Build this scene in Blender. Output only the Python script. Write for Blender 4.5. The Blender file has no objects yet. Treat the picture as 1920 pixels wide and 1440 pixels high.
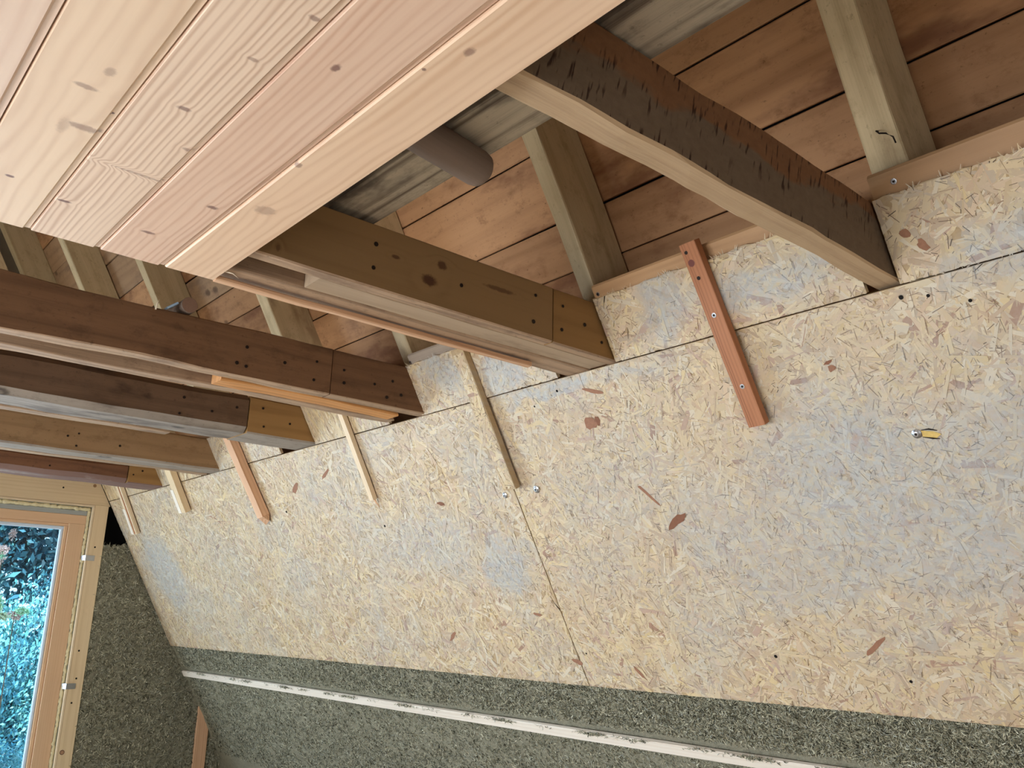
import bpy, bmesh, math, random
import numpy as np
from mathutils import Vector, Matrix

C = bpy.context.scene.collection
SC = bpy.context.scene
rng = np.random.default_rng(11)
random.seed(5)

# ------------------------------------------------------------------ camera, world, sun, lights, exposure
EYE = 1.5
cam_d = bpy.data.cameras.new('camera')
cam = bpy.data.objects.new('camera', cam_d)
C.objects.link(cam)
cam_d.sensor_width = 36.0
cam_d.lens = 1628.68 / 1920 * 36.0
cam_d.clip_start = 0.02
cam_d.clip_end = 200
right = Vector((0.65490485, 0.75534081, 0.02366202))
down = Vector((-0.18542988, 0.19096979, -0.96392235))
fwd = Vector((-0.73260862, 0.62688978, 0.2651298))
cam.matrix_world = Matrix(((right.x, -down.x, -fwd.x, 0), (right.y, -down.y, -fwd.y, 0),
                           (right.z, -down.z, -fwd.z, EYE), (0, 0, 0, 1)))
SC.camera = cam

SC.view_settings.view_transform = 'Standard'
SC.view_settings.look = 'None'
SC.view_settings.gamma = 1.0
SC.view_settings.use_curve_mapping = False
SC.view_settings.exposure = 0.75

world = bpy.data.worlds.new('sky')
SC.world = world
world.use_nodes = True
wn = world.node_tree
wn.nodes.clear()
wo = wn.nodes.new('ShaderNodeOutputWorld')
bg = wn.nodes.new('ShaderNodeBackground')
bg.inputs['Color'].default_value = (0.45, 0.72, 1.0, 1)
bg.inputs['Strength'].default_value = 1.6
wn.links.new(bg.outputs[0], wo.inputs[0])

sun_d = bpy.data.lights.new('sun', 'SUN')
sun_d.energy = 5.0
sun_d.angle = 0.01
sun_d.color = (1.0, 0.95, 0.85)
sun = bpy.data.objects.new('sun', sun_d)
sun.rotation_euler = Vector((-0.62, 0.25, -0.75)).to_track_quat('-Z', 'Y').to_euler()
C.objects.link(sun)


def area(name, loc, direction, sx, sy, power, color):
    d = bpy.data.lights.new(name, 'AREA')
    d.shape = 'RECTANGLE'
    d.size = sx
    d.size_y = sy
    d.energy = power
    d.color = color
    o = bpy.data.objects.new(name, d)
    o.location = loc
    o.rotation_euler = Vector(direction).to_track_quat('-Z', 'Z' if abs(direction[2]) < 0.9 else 'Y').to_euler()
    C.objects.link(o)
    return o


# daylight through the wide gable glazing (left of the frame); two added fill lamps stand
# at the opposite slope and behind the camera, with no window there
area('gable_daylight', (-7.55, -0.55, 0.95), (1, 0.12, 0.05), 3.2, 1.7, 250, (0.71, 0.85, 1.08))
area('slope_fill', (-2.3, -2.75, 0.95), (0.0, 0.9, 0.1), 2.6, 1.2, 120, (0.82, 0.91, 1.02))
area('rear_fill', (2.3, -0.9, 1.0), (-1, 0.25, 0.1), 1.6, 1.2, 16, (0.82, 0.91, 1.02))

# ------------------------------------------------------------------ room frame
# x runs along the house (gable with the window at x = -7.25), y towards the lined roof slope, z up
H = EYE + 0.845            # underside of the joists
Y0 = 2.063                 # where the slope lining meets that height
TH = math.radians(60.25)
CT, ST = math.cos(TH), math.sin(TH)
XG = -7.25


def S(x, t, off=0.0):
    """point on the lined slope: t metres down the slope, off metres into the room"""
    return Vector((x, Y0 + t * CT - off * ST, H - t * ST - off * CT))


# ------------------------------------------------------------------ node helpers
class NT:
    def __init__(self, name):
        self.m = bpy.data.materials.new(name)
        self.m.use_nodes = True
        self.t = self.m.node_tree
        self.t.nodes.clear()
        self.out = self.t.nodes.new('ShaderNodeOutputMaterial')

    def n(self, kind, **kw):
        nd = self.t.nodes.new(kind)
        for k, v in kw.items():
            setattr(nd, k, v)
        return nd

    def set(self, sock, v):
        if isinstance(v, bpy.types.NodeSocket):
            self.t.links.new(v, sock)
        elif isinstance(v, (tuple, list)) and len(v) == 3 and sock.type == 'RGBA':
            sock.default_value = (*v, 1)
        else:
            sock.default_value = v

    def math(self, op, a, b=0.0, c=None, clamp=False):
        nd = self.n('ShaderNodeMath', operation=op, use_clamp=clamp)
        self.set(nd.inputs[0], a)
        self.set(nd.inputs[1], b)
        if c is not None:
            self.set(nd.inputs[2], c)
        return nd.outputs[0]

    def vmath(self, op, a, b=(0, 0, 0)):
        nd = self.n('ShaderNodeVectorMath', operation=op)
        self.set(nd.inputs[0], a)
        self.set(nd.inputs[1], b)
        return nd.outputs['Value'] if op in ('LENGTH', 'DOT_PRODUCT') else nd.outputs[0]

    def noise(self, vec, scale=1.0, detail=2.0, rough=0.5, dist=0.0):
        nd = self.n('ShaderNodeTexNoise')
        self.set(nd.inputs['Vector'], vec)
        nd.inputs['Scale'].default_value = scale
        nd.inputs['Detail'].default_value = detail
        nd.inputs['Roughness'].default_value = rough
        nd.inputs['Distortion'].default_value = dist
        return nd.outputs['Fac']

    def mix(self, f, a, b, mode='MIX'):
        nd = self.n('ShaderNodeMix', data_type='RGBA', blend_type=mode)
        self.set(nd.inputs['Factor'], f)
        self.set(nd.inputs[6], a)
        self.set(nd.inputs[7], b)
        return nd.outputs[2]

    def step(self, v, lo, hi, a=0.0, b=1.0):
        nd = self.n('ShaderNodeMapRange', interpolation_type='SMOOTHSTEP')
        self.set(nd.inputs['Value'], v)
        nd.inputs['From Min'].default_value = lo
        nd.inputs['From Max'].default_value = hi
        nd.inputs['To Min'].default_value = a
        nd.inputs['To Max'].default_value = b
        return nd.outputs[0]

    def coord(self, which='Object'):
        return self.n('ShaderNodeTexCoord').outputs[which]

    def rand(self):
        return self.n('ShaderNodeObjectInfo').outputs['Random']

    def done(self, color, rough=0.7, bump=None, bstr=0.3, bdist=0.002, spec=0.3, metal=0.0):
        p = self.n('ShaderNodeBsdfPrincipled')
        self.set(p.inputs['Base Color'], color)
        self.set(p.inputs['Roughness'], rough)
        self.set(p.inputs['Metallic'], metal)
        p.inputs['Specular IOR Level'].default_value = spec
        if bump is not None:
            b = self.n('ShaderNodeBump')
            b.inputs['Strength'].default_value = bstr
            b.inputs['Distance'].default_value = bdist
            self.set(b.inputs['Height'], bump)
            self.t.links.new(b.outputs[0], p.inputs['Normal'])
        self.t.links.new(p.outputs[0], self.out.inputs[0])
        return self.m


def lin(r, g, b):
    f = lambda c: (c / 255 / 12.92) if c / 255 <= 0.04045 else ((c / 255 + 0.055) / 1.055) ** 2.4
    return (f(r), f(g), f(b))


def wood(name, base, dark, ring=70.0, contrast=0.5, fibre=0.35, stain=None, stain_amt=0.0, stain_scale=3.0,
         tone=0.12, rough=0.7, knots=(), knot_col=(60, 35, 25), bstr=0.35, saw=0.0, warp=0.05, spec=0.25, along=0.55, rknots=0.0, mottle=0.0):
    """timber: local x is the length of the piece"""
    k = NT(name)
    base, dark, knot_col = lin(*base), lin(*dark), lin(*knot_col)
    p = k.coord()
    r = k.rand()
    off = k.n('ShaderNodeCombineXYZ')
    k.set(off.inputs[0], k.math('MULTIPLY', r, 37.0))
    k.set(off.inputs[1], k.math('MULTIPLY', r, 3.1))
    k.set(off.inputs[2], k.math('MULTIPLY', r, 1.7))
    q = k.vmath('ADD', p, off.outputs[0])
    # knots first: they bend the grain
    bend = None
    kmask = None
    knz = k.noise(p, 110.0, 3.0, 0.6) if len(knots) else None
    for (kx, ky, kz, rx, ry, strength) in knots:
        d = k.vmath('SUBTRACT', p, (kx, ky, kz))
        d = k.vmath('MULTIPLY', d, (1 / rx, 1 / ry, 1 / 0.2))
        ln = k.vmath('LENGTH', d)
        m_ = k.step(k.math('MULTIPLY_ADD', knz, 0.9, k.math('SUBTRACT', ln, 0.45)), 1.25, 0.55, 0.0, strength)
        kmask = m_ if kmask is None else k.math('MAXIMUM', kmask, m_)
        e = k.math('MULTIPLY', k.math('EXPONENT', k.math('MULTIPLY', k.math('MULTIPLY', ln, ln), -0.22)), ry * 0.45)
        bend = e if bend is None else k.math('ADD', bend, e)
    lo = k.noise(k.vmath('MULTIPLY', q, (along, 4.0, 4.0)), 1.0, 3.0, 0.55)
    sep = k.n('ShaderNodeSeparateXYZ')
    k.set(sep.inputs[0], q)
    rc = k.math('ADD', sep.outputs[1], k.math('MULTIPLY', sep.outputs[2], 0.55))
    rc = k.math('ADD', rc, k.math('MULTIPLY', lo, warp))
    if bend is not None:
        rc = k.math('ADD', rc, bend)
    jig = k.noise(k.vmath('MULTIPLY', q, (1.5, 22.0, 22.0)), 1.0, 2.0, 0.5)
    jig2 = k.noise(k.vmath('MULTIPLY', q, (0.4, ring * 0.55, ring * 0.55)), 1.0, 2.0, 0.5)
    ph = k.math('ADD', k.math('MULTIPLY', rc, ring * 6.283), k.math('MULTIPLY_ADD', jig2, 9.0, k.math('MULTIPLY', jig, 4.0)))
    w = k.math('MULTIPLY_ADD', k.math('SINE', ph), 0.5, 0.5)
    w = k.math('POWER', w, 2.2)
    fib = k.noise(k.vmath('MULTIPLY', q, (3.0, 260.0, 260.0)), 1.0, 3.0, 0.65)
    broad = k.noise(k.vmath('MULTIPLY', q, (0.9, 12.0, 12.0)), 1.0, 4.0, 0.6)
    amp = k.noise(k.vmath('MULTIPLY', q, (0.7, 16.0, 16.0)), 1.0, 2.0, 0.5)
    f = k.math('MULTIPLY', k.math('MULTIPLY', w, contrast), k.step(amp, 0.3, 0.62, 0.25, 1.15))
    f = k.math('ADD', f, k.math('MULTIPLY', k.math('SUBTRACT', fib, 0.5), fibre))
    f = k.math('ADD', f, k.math('MULTIPLY', k.math('SUBTRACT', broad, 0.45), 0.9), clamp=True)
    col = k.mix(f, base, dark)
    tn = k.math('MULTIPLY_ADD', r, 2 * tone, 1 - tone)
    hs = k.n('ShaderNodeHueSaturation')
    k.set(hs.inputs['Color'], col)
    k.set(hs.inputs['Value'], tn)
    col = hs.outputs[0]
    if stain is not None:
        sn = k.noise(k.vmath('MULTIPLY', q, (0.6, 1.6, 1.6)), stain_scale, 5.0, 0.65)
        col = k.mix(k.step(sn, 0.62 - 0.25 * stain_amt, 0.78 - 0.2 * stain_amt, 0, min(1, 0.35 + stain_amt)), col, lin(*stain))
    if mottle > 0:
        m1 = k.noise(k.vmath('MULTIPLY', q, (9.0, 14.0, 14.0)), 1.0, 6.0, 0.75)
        col = k.mix(k.step(m1, 0.50, 0.72, 0.0, mottle), col, dark)
        m2 = k.noise(k.vmath('MULTIPLY', q, (45.0, 60.0, 60.0)), 1.0, 4.0, 0.7)
        col = k.mix(k.step(m2, 0.60, 0.74, 0.0, mottle), col, tuple(v * 0.45 for v in dark))
    if rknots > 0:
        vo = k.n('ShaderNodeTexVoronoi')
        k.set(vo.inputs['Vector'], k.vmath('MULTIPLY', q, (1.0, 1.6, 1.6)))
        vo.inputs['Scale'].default_value = 2.6
        kn = k.noise(q, 60.0, 3.0, 0.6)
        dd = k.math('MULTIPLY_ADD', kn, 0.05, vo.outputs['Distance'])
        core_ = k.step(dd, 0.115, 0.085)
        ringk = k.math('MULTIPLY', k.step(dd, 0.15, 0.10), k.step(dd, 0.05, 0.085))
        col = k.mix(k.math('MULTIPLY', core_, 0.45 * rknots), col, dark)
        col = k.mix(k.math('MULTIPLY', ringk, rknots), col, tuple(v * 0.4 for v in dark))
    hb = f
    if saw > 0:
        sw = k.noise(k.vmath('MULTIPLY', q, (55.0, 2.0, 2.0)), 1.0, 3.0, 0.6)
        col = k.mix(k.step(sw, 0.58, 0.75, 0, saw), col, lin(38, 22, 14))
        hb = k.math('SUBTRACT', hb, k.math('MULTIPLY', sw, 1.2))
    if kmask is not None:
        col = k.mix(kmask, col, knot_col)
    return k.done(col, rough, hb, bstr, 0.0015, spec)


def plain(name, c, rough=0.6, metal=0.0, spec=0.3, noise=0.0, scale=30.0):
    k = NT(name)
    col = lin(*c)
    if noise > 0:
        nn = k.noise(k.coord(), scale, 4.0, 0.6)
        d = tuple(v * (1 - noise) for v in col)
        return k.done(k.mix(nn, d, tuple(min(1, v * (1 + noise)) for v in col)), rough, nn, 0.3, 0.002, spec, metal)
    return k.done(col, rough, spec=spec, metal=metal)


# ------------------------------------------------------------------ object helpers
WM = {}


def link(name, me, mat=None, M=None, parent=None, smooth=False):
    o = bpy.data.objects.new(name, me)
    C.objects.link(o)
    M = M or Matrix.Identity(4)
    WM[o.name] = M
    if parent is not None:
        o.parent = parent
        o.matrix_basis = WM[parent.name].inverted() @ M
    else:
        o.matrix_basis = M
    if mat is not None:
        o.data.materials.append(mat)
    if smooth:
        for p in me.polygons:
            p.use_smooth = True
    return o


def tag(o, label=None, cat=None, group=None, kind=None):
    if label:
        o['label'] = label
    if cat:
        o['category'] = cat
    if group:
        o['group'] = group
    if kind:
        o['kind'] = kind
    return o


def thing(name, loc, label=None, cat=None, group=None, kind=None):
    o = bpy.data.objects.new(name, None)
    o.empty_display_size = 0.1
    C.objects.link(o)
    M = Matrix.Translation(Vector(loc))
    o.matrix_basis = M
    WM[o.name] = M
    return tag(o, label, cat, group, kind)


def mesh(name, verts, faces):
    me = bpy.data.meshes.new(name)
    me.from_pydata([tuple(v) for v in verts], [], faces)
    me.update()
    return me


def noise1(n, amp, step):
    """smooth random run of n samples"""
    kk = max(2, int(n / step) + 2)
    c = rng.normal(0, amp, kk)
    return np.interp(np.linspace(0, kk - 1, n), np.arange(kk), c)


def stick(name, A, B, wdir, w, d, mat, parent=None, seg=0.12, jit=0.0, bev=0.003, cutA=(0, 0), cutB=(0, 0), taper=None):
    """sawn timber from A to B; w along wdir, d across; end cuts sheared by (per local y, per local z)"""
    A, B = Vector(A), Vector(B)
    X = (B - A)
    L = X.length
    X.normalize()
    Yv = Vector(wdir)
    Yv = (Yv - X * Yv.dot(X)).normalized()
    Z = X.cross(Yv)
    mid = (A + B) / 2
    M = Matrix(((X.x, Yv.x, Z.x, mid.x), (X.y, Yv.y, Z.y, mid.y), (X.z, Yv.z, Z.z, mid.z), (0, 0, 0, 1)))
    n = max(1, int(L / seg)) + 1 if (jit > 0 or taper) else 2
    hw, hd = w / 2, d / 2
    b = min(bev, hw * 0.5, hd * 0.5)
    prof = [(-hw + b, -hd), (hw - b, -hd), (hw, -hd + b), (hw, hd - b), (hw - b, hd), (-hw + b, hd), (-hw, hd - b), (-hw, -hd + b)]
    if jit > 0:
        j = [noise1(n, jit, 2.5) for _ in range(4)]
        jj = [(noise1(n, jit * 0.5, 1.2), noise1(n, jit * 0.5, 1.2)) for _ in range(8)]
    vs, fs = [], []
    for i in range(n):
        u = i / (n - 1)
        x0 = -L / 2 + L * u
        for q, (y, z) in enumerate(prof):
            yy, zz = y, z
            if jit > 0:
                yy += (j[0][i] if y > 0 else j[1][i]) + jj[q][0][i]
                zz += (j[2][i] if z > 0 else j[3][i]) + jj[q][1][i]
            if taper:
                s = taper(u)
                yy, zz = yy * s, zz * s
            xx = x0 + (1 - u) * (cutA[0] * y + cutA[1] * z) + u * (cutB[0] * y + cutB[1] * z)
            vs.append((xx, yy, zz))
    for i in range(n - 1):
        for q in range(8):
            a, c = i * 8 + q, i * 8 + (q + 1) % 8
            fs.append((a, c, c + 8, a + 8))
    fs.append(tuple(range(7, -1, -1)))
    fs.append(tuple((n - 1) * 8 + q for q in range(8)))
    me = mesh(name, vs, fs)
    return link(name, me, mat, M, parent)


def box(name, lo, hi, mat, parent=None, bev=0.0):
    """axis aligned box in room coordinates (length along its longest side for the grain)"""
    lo, hi = Vector(lo), Vector(hi)
    d = hi - lo
    c = (lo + hi) / 2
    ax = max(range(3), key=lambda i: d[i])
    dirs = [Vector((1, 0, 0)), Vector((0, 1, 0)), Vector((0, 0, 1))]
    X = dirs[ax]
    Yd = dirs[(ax + 1) % 3]
    return stick(name, c - X * d[ax] / 2, c + X * d[ax] / 2, Yd, d[(ax + 1) % 3], d[(ax + 2) % 3], mat, parent, bev=max(bev, 0.0005))


def disc(name, c, nrm, r, mat, parent=None, h=0.002, segs=10, dome=0.0, M=None):
    """short round head standing on a surface"""
    c, nrm = Vector(c), Vector(nrm).normalized()
    Q = nrm.to_track_quat('Z', 'Y').to_matrix().to_4x4()
    Mx = Matrix.Translation(c) @ Q
    vs, fs = [], []
    rings = [(r, 0.0), (r, h)] + ([(r * 0.6, h + dome)] if dome else [(r * 0.8, h * 1.15)])
    for rr, z in rings:
        vs += [(rr * math.cos(2 * math.pi * i / segs), rr * math.sin(2 * math.pi * i / segs), z) for i in range(segs)]
    for k_ in range(len(rings) - 1):
        for i in range(segs):
            a, b_ = k_ * segs + i, k_ * segs + (i + 1) % segs
            fs.append((a, b_, b_ + segs, a + segs))
    fs.append(tuple((len(rings) - 1) * segs + i for i in range(segs)))
    return link(name, mesh(name, vs, fs), mat, Mx, parent)


# ------------------------------------------------------------------ materials
M = {}
M['old_dark'] = wood('old_dark_beam_wood', (112, 84, 62), (58, 38, 25), mottle=0.4, rknots=0.6, ring=26, contrast=0.25, fibre=0.5, stain=(50, 34, 24), stain_amt=0.35, tone=0.10)
M['old_brown'] = wood('old_brown_beam_wood', (128, 92, 64), (70, 45, 29), mottle=0.4, rknots=0.6, ring=30, contrast=0.25, fibre=0.45, stain=(62, 40, 26), stain_amt=0.3, tone=0.08)
M['old_tan'] = wood('old_tan_beam_wood', (182, 150, 120), (104, 78, 60), mottle=0.5, rknots=0.5, ring=24, contrast=0.4, fibre=1.0, stain=(104, 80, 64), stain_amt=0.3, tone=0.08, bstr=0.6)
M['grey_wane'] = wood('greyed_beam_wood', (160, 146, 132), (84, 70, 62), mottle=0.4, rknots=0.6, ring=22, contrast=0.2, fibre=0.5, stain=(92, 78, 70), stain_amt=0.4, tone=0.08)
M['yellow'] = wood('yellowed_plank_wood', (152, 116, 74), (104, 72, 42), ring=24, contrast=0.3, fibre=0.25, tone=0.06)
M['block'] = wood('end_block_wood', (160, 120, 72), (118, 82, 46), ring=24, contrast=0.25, fibre=0.25, tone=0.08)
M['rafter'] = wood('rafter_wood', (206, 182, 142), (140, 112, 78), mottle=0.4, ring=16, contrast=0.22, fibre=0.6, stain=(140, 112, 80), stain_amt=0.25, tone=0.08, warp=0.1)
M['roof'] = wood('roof_board_wood', (184, 136, 94), (134, 90, 56), ring=14, contrast=0.25, fibre=0.3, stain=(118, 74, 48), stain_amt=0.5, stain_scale=2.2, tone=0.14, warp=0.12, rknots=0.7, mottle=0.65)
M['roof_grey'] = wood('greyed_roof_board_wood', (178, 140, 104), (132, 98, 72), ring=14, contrast=0.25, fibre=0.3, stain=(96, 80, 70), stain_amt=0.4, stain_scale=2.2, tone=0.14, warp=0.12, rknots=0.7, mottle=0.65)
M['loft'] = wood('weathered_loft_board_wood', (200, 186, 164), (104, 88, 76), mottle=0.4, ring=20, contrast=0.7, fibre=0.9, stain=(84, 74, 68), stain_amt=0.55, stain_scale=3.0, tone=0.06, warp=0.14,
                 knots=((0.27, 0.02, 0, 0.028, 0.019, 0.5),), knot_col=(120, 98, 84))
M['lath'] = wood('planed_lath_wood', (190, 148, 106), (136, 96, 62), ring=16, contrast=0.3, fibre=0.2, tone=0.08, rough=0.5)
M['lath_grey'] = wood('silvered_lath_wood', (178, 160, 142), (128, 112, 100), ring=16, contrast=0.2, fibre=0.2, tone=0.05, rough=0.5)
M['red'] = wood('reddish_fir_wood', (186, 124, 86), (128, 76, 50), ring=95, contrast=0.5, fibre=0.2, tone=0.04, rough=0.6, warp=0.02)
M['pink'] = wood('fresh_fir_wood', (226, 180, 142), (190, 136, 98), ring=70, contrast=0.4, fibre=0.2, tone=0.05)
M['pale'] = wood('pale_spruce_wood', (238, 214, 180), (206, 170, 128), ring=60, contrast=0.3, fibre=0.2, tone=0.05)
M['white'] = wood('white_spruce_wood', (240, 226, 208), (214, 190, 164), ring=60, contrast=0.25, fibre=0.2, tone=0.03)
M['trim'] = wood('golden_board_wood', (230, 202, 162), (204, 170, 128), ring=40, contrast=0.3, fibre=0.2, stain=(170, 140, 110), stain_amt=0.1, tone=0.05)
M['frame'] = wood('larch_window_wood', (226, 186, 148), (206, 160, 122), ring=90, contrast=0.2, fibre=0.2, tone=0.03, rough=0.45)
M['steel'] = plain('zinc_steel', (190, 190, 192), 0.3, 1.0, noise=0.15, scale=200)
M['nail'] = plain('rusty_nail_steel', (40, 28, 22), 0.6, 0.3)
M['hole'] = plain('dark_hole', (26, 20, 16), 0.9)
M['dark'] = plain('underlay_and_void_shade', (20, 17, 15), 0.95)
M['foam'] = plain('pu_foam', (226, 208, 166), 0.9, noise=0.35, scale=160)
M['gasket'] = plain('light_gasket', (214, 226, 240), 0.4)
M['grey_strip'] = plain('grey_profile', (166, 166, 160), 0.5)
M['blue'] = plain('blue_plastic', (190, 222, 252), 0.4)
M['splinter'] = plain('splinter_wood', (240, 220, 190), 0.7)
M['floor'] = wood('floor_board_wood', (206, 194, 176), (176, 160, 140), ring=40, contrast=0.3, fibre=0.2)
M['shell'] = plain('lining_board', (206, 196, 178), 0.8, noise=0.15, scale=12)
M['pole'] = wood('grey_pole_wood', (136, 116, 102), (92, 74, 62), ring=18, contrast=0.2, fibre=0.4, tone=0.03)
M['pole_end'] = plain('pole_end_grain', (150, 116, 96), 0.8, noise=0.15, scale=120)

# ------------------------------------------------------------------ room shell
floor = box('floor', (XG - 0.25, -3.9, -0.05), (2.6, 4.1, 0.0), M['floor'])
tag(floor, kind='structure')
RIDGE_T = -Y0 / CT      # slope distance up to the ridge


def Sm(x, t, off=0.0):
    v = S(x, t, off)
    return Vector((v.x, -v.y, v.z))


def slab(name, pts, th, mat, parent=None):
    """flat polygon given in room coordinates, thickened along its normal"""
    pts = [Vector(p) for p in pts]
    nrm = (pts[1] - pts[0]).cross(pts[2] - pts[1]).normalized()
    n = len(pts)
    vs = pts + [p + nrm * th for p in pts]
    fs = [tuple(range(n - 1, -1, -1)), tuple(range(n, 2 * n))]
    fs += [(i, (i + 1) % n, n + (i + 1) % n, n + i) for i in range(n)]
    return link(name, mesh(name, vs, fs), mat, None, parent)


wl = slab('wall_left', [Sm(XG - 0.3, 2.75), Sm(2.6, 2.75), Sm(2.6, RIDGE_T - 0.55), Sm(XG - 0.3, RIDGE_T - 0.55)], 0.05, M['shell'])
tag(wl, kind='structure')
wf = slab('wall_front', [(2.5, -4.3, -0.3), (2.5, 4.3, -0.3), (2.5, 0, 7.2)], 0.05, M['shell'])
tag(wf, kind='structure')

# roof sheathing over the lined slope: boards with open joints on a dark underlay
BO = -0.265
roof = slab('roof', [S(2.5, 2.8, BO - 0.05), S(XG - 0.3, 2.8, BO - 0.05), S(XG - 0.3, RIDGE_T - 0.2, BO - 0.05), S(2.5, RIDGE_T - 0.2, BO - 0.05)], 0.03, M['dark'])
if roof.data.polygons[1].normal.z < 0:
    pass
tag(roof, kind='structure')


def boards(x0, x1, joints):
    for a, b in zip(joints[:-1], joints[1:]):
        g = 0.004 + 0.004 * random.random()
        dz = random.uniform(-0.004, 0.003)
        mt = M['roof'] if random.random() < 0.7 else M['roof_grey']
        p0 = S(x0, (a + b) / 2, BO - 0.012 + dz)
        p1 = S(x1, (a + b) / 2, BO - 0.012 + dz)
        stick('roof_board', p0, p1, (0, CT, -ST), abs(b - a) - g, 0.024, mt, roof, seg=0.5, jit=0.0012, bev=0.003)


jr = [-3.85, -3.62, -3.4, -3.17, -2.93, -2.7, -2.46, -2.22, -2.0, -1.76, -1.52, -1.28, -1.04, -0.79, -0.522, -0.335, -0.09, 0.15]
jl = [-3.8, -3.58, -3.35, -3.12, -2.9, -2.66, -2.44, -2.2, -2.02, -1.82, -1.58, -1.335, -1.15, -0.97, -0.805, -0.60, -0.415, -0.2, 0.05]
boards(-3.008, 2.4, jr)
boards(XG - 0.25, -3.012, jl)

# ------------------------------------------------------------------ rafters
RO = -0.06
raf_w = [(-0.827, -0.917, 'wide pale rafter at the right with a bent nail, beside the nearest joist'),
         (-1.906, -1.98, 'rough pale rafter rising behind the knotty double joist with nail dots'),
         (-2.985, -3.065, 'rafter barely seen above the joist with the orange splintered filler'),
         (-3.945, -4.035, 'rafter rising behind the brown joist that carries the round pole end'),
         (-5.14, -5.22, 'thin-edged rafter just left of the round pole end'),
         (-6.17, -6.26, 'rafter with a pale narrow edge, second from the window gable'),
         (-7.2, -7.29, 'rafter with a silvery edge standing against the window gable'),
         (0.13, 0.04, 'rafter outside the right edge of the lining, over the last lath')]
for i, (a, b, lab) in enumerate(raf_w):
    if i == 7:
        continue
    ctr = (a + b) / 2
    off = (RO + BO) / 2
    r_ = stick('rafter', S(ctr, RIDGE_T + 0.1, off), S(ctr, 2.6, off), (1, 0, 0), abs(a - b), (RO - BO) - 0.004, M['rafter'], seg=0.15,
               jit=0.0022 if i != 1 else 0.003, bev=0.004)
    tag(r_, lab, 'rafter', 'rafters under the roof boards')
    if i == 0:
        pass

# bent nail in the right rafter
nv = [S(-0.872, -0.378, RO + 0.0), S(-0.868, -0.38, RO + 0.022), S(-0.86, -0.372, RO + 0.03), S(-0.845, -0.366, RO + 0.031), S(-0.833, -0.352, RO + 0.026), S(-0.832, -0.335, RO + 0.024)]


def tube(name, pts, r, mat, parent=None, segs=6, smooth=True):
    vs, fs = [], []
    for i, p in enumerate(pts):
        d = (pts[min(i + 1, len(pts) - 1)] - pts[max(i - 1, 0)]).normalized()
        a = d.orthogonal().normalized()
        b = d.cross(a)
        rr = r[i] if isinstance(r, (list, tuple)) else r
        vs += [p + a * rr * math.cos(2 * math.pi * k / segs) + b * rr * math.sin(2 * math.pi * k / segs) for k in range(segs)]
    for i in range(len(pts) - 1):
        for k in range(segs):
            q, w_ = i * segs + k, i * segs + (k + 1) % segs
            fs.append((q, w_, w_ + segs, q + segs))
    fs.append(tuple(range(segs - 1, -1, -1)))
    fs.append(tuple((len(pts) - 1) * segs + k for k in range(segs)))
    return link(name, mesh(name, vs, fs), mat, None, parent, smooth)


tag(tube('nail', nv, 0.0022, M['nail']), 'bent rusty nail sticking out of the wide pale rafter at the right', 'nail')

# ------------------------------------------------------------------ joists
YL = -1.9     # joists run across to the other slope
ZT = H + 0.185


def cut_slope(y):
    return y


def jbeam(name, xa, xb, y0, y1, mat, parent=None, z0=None, z1=None, jit=0.002, slope_end=True, seg=0.1, bev=0.004):
    z0 = H if z0 is None else z0
    z1 = ZT if z1 is None else z1
    xm, zm = (xa + xb) / 2, (z0 + z1) / 2
    # A at +y end? keep A at y0 ; local x = +y, local y = +x side, local z = X x Y
    sh = (0, 0)
    yb = y1
    if slope_end:
        yb = y1 - (zm - H) * CT / ST
        sh = (0, (1 if True else -1) * CT / ST)      # local z points down (-z): lower fibre longer
    return stick(name, (xm, y0, zm), (xm, yb, zm), (1, 0, 0), abs(xb - xa), z1 - z0, mat, parent, seg=seg, jit=jit, bev=bev, cutB=sh)


def nails(parent, x, pts, r=0.0065):
    for (y, z) in pts:
        disc('nail', (x, y, z + EYE), (1, 0, 0), r * random.uniform(0.8, 1.1), M['nail'], parent, h=0.0015, segs=8)


YE = Y0 + 0.02
# nearest joist: one rough sawn beam with a rusty stained side
def rust_mat():
    k = NT('rust_stained_beam_wood')
    p = k.coord()
    sep = k.n('ShaderNodeSeparateXYZ')
    k.set(sep.inputs[0], p)
    n1 = k.noise(k.vmath('MULTIPLY', p, (3.0, 3.0, 9.0)), 1.0, 4.0, 0.6)
    n2 = k.noise(k.vmath('MULTIPLY', p, (40.0, 40.0, 60.0)), 1.0, 4.0, 0.65)
    col = k.mix(n2, lin(104, 84, 66), lin(130, 108, 86))
    # rusty stain creeping down from the upper edge (local z points down)
    edge = k.math('ADD', sep.outputs[2], k.math('MULTIPLY', k.math('SUBTRACT', n1, 0.5), 0.20))
    rust = k.step(edge, -0.004, -0.03)
    col = k.mix(k.math('MULTIPLY', rust, 0.62), col, k.mix(n2, lin(122, 72, 38), lin(150, 98, 56)))
    # saw strokes across the side
    sh = k.n('ShaderNodeCombineXYZ')
    k.set(sh.inputs[0], k.math('MULTIPLY', k.math('MULTIPLY_ADD', sep.outputs[2], 0.25, sep.outputs[0]), 95.0))
    k.set(sh.inputs[1], k.math('MULTIPLY', sep.outputs[2], 16.0))
    s1 = k.noise(sh.outputs[0], 1.0, 2.0, 0.5)
    zone = k.noise(k.vmath('MULTIPLY', p, (4.0, 1.0, 10.0)), 1.0, 2.0, 0.5)
    stroke = k.math('MULTIPLY', k.step(s1, 0.56, 0.66), k.step(zone, 0.40, 0.54))
    col = k.mix(k.math('MULTIPLY', stroke, 0.85), col, lin(52, 28, 16))
    return k.done(col, 0.8, k.math('SUBTRACT', n2, k.math('MULTIPLY', stroke, 1.5)), 0.6, 0.002, 0.2)


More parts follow.
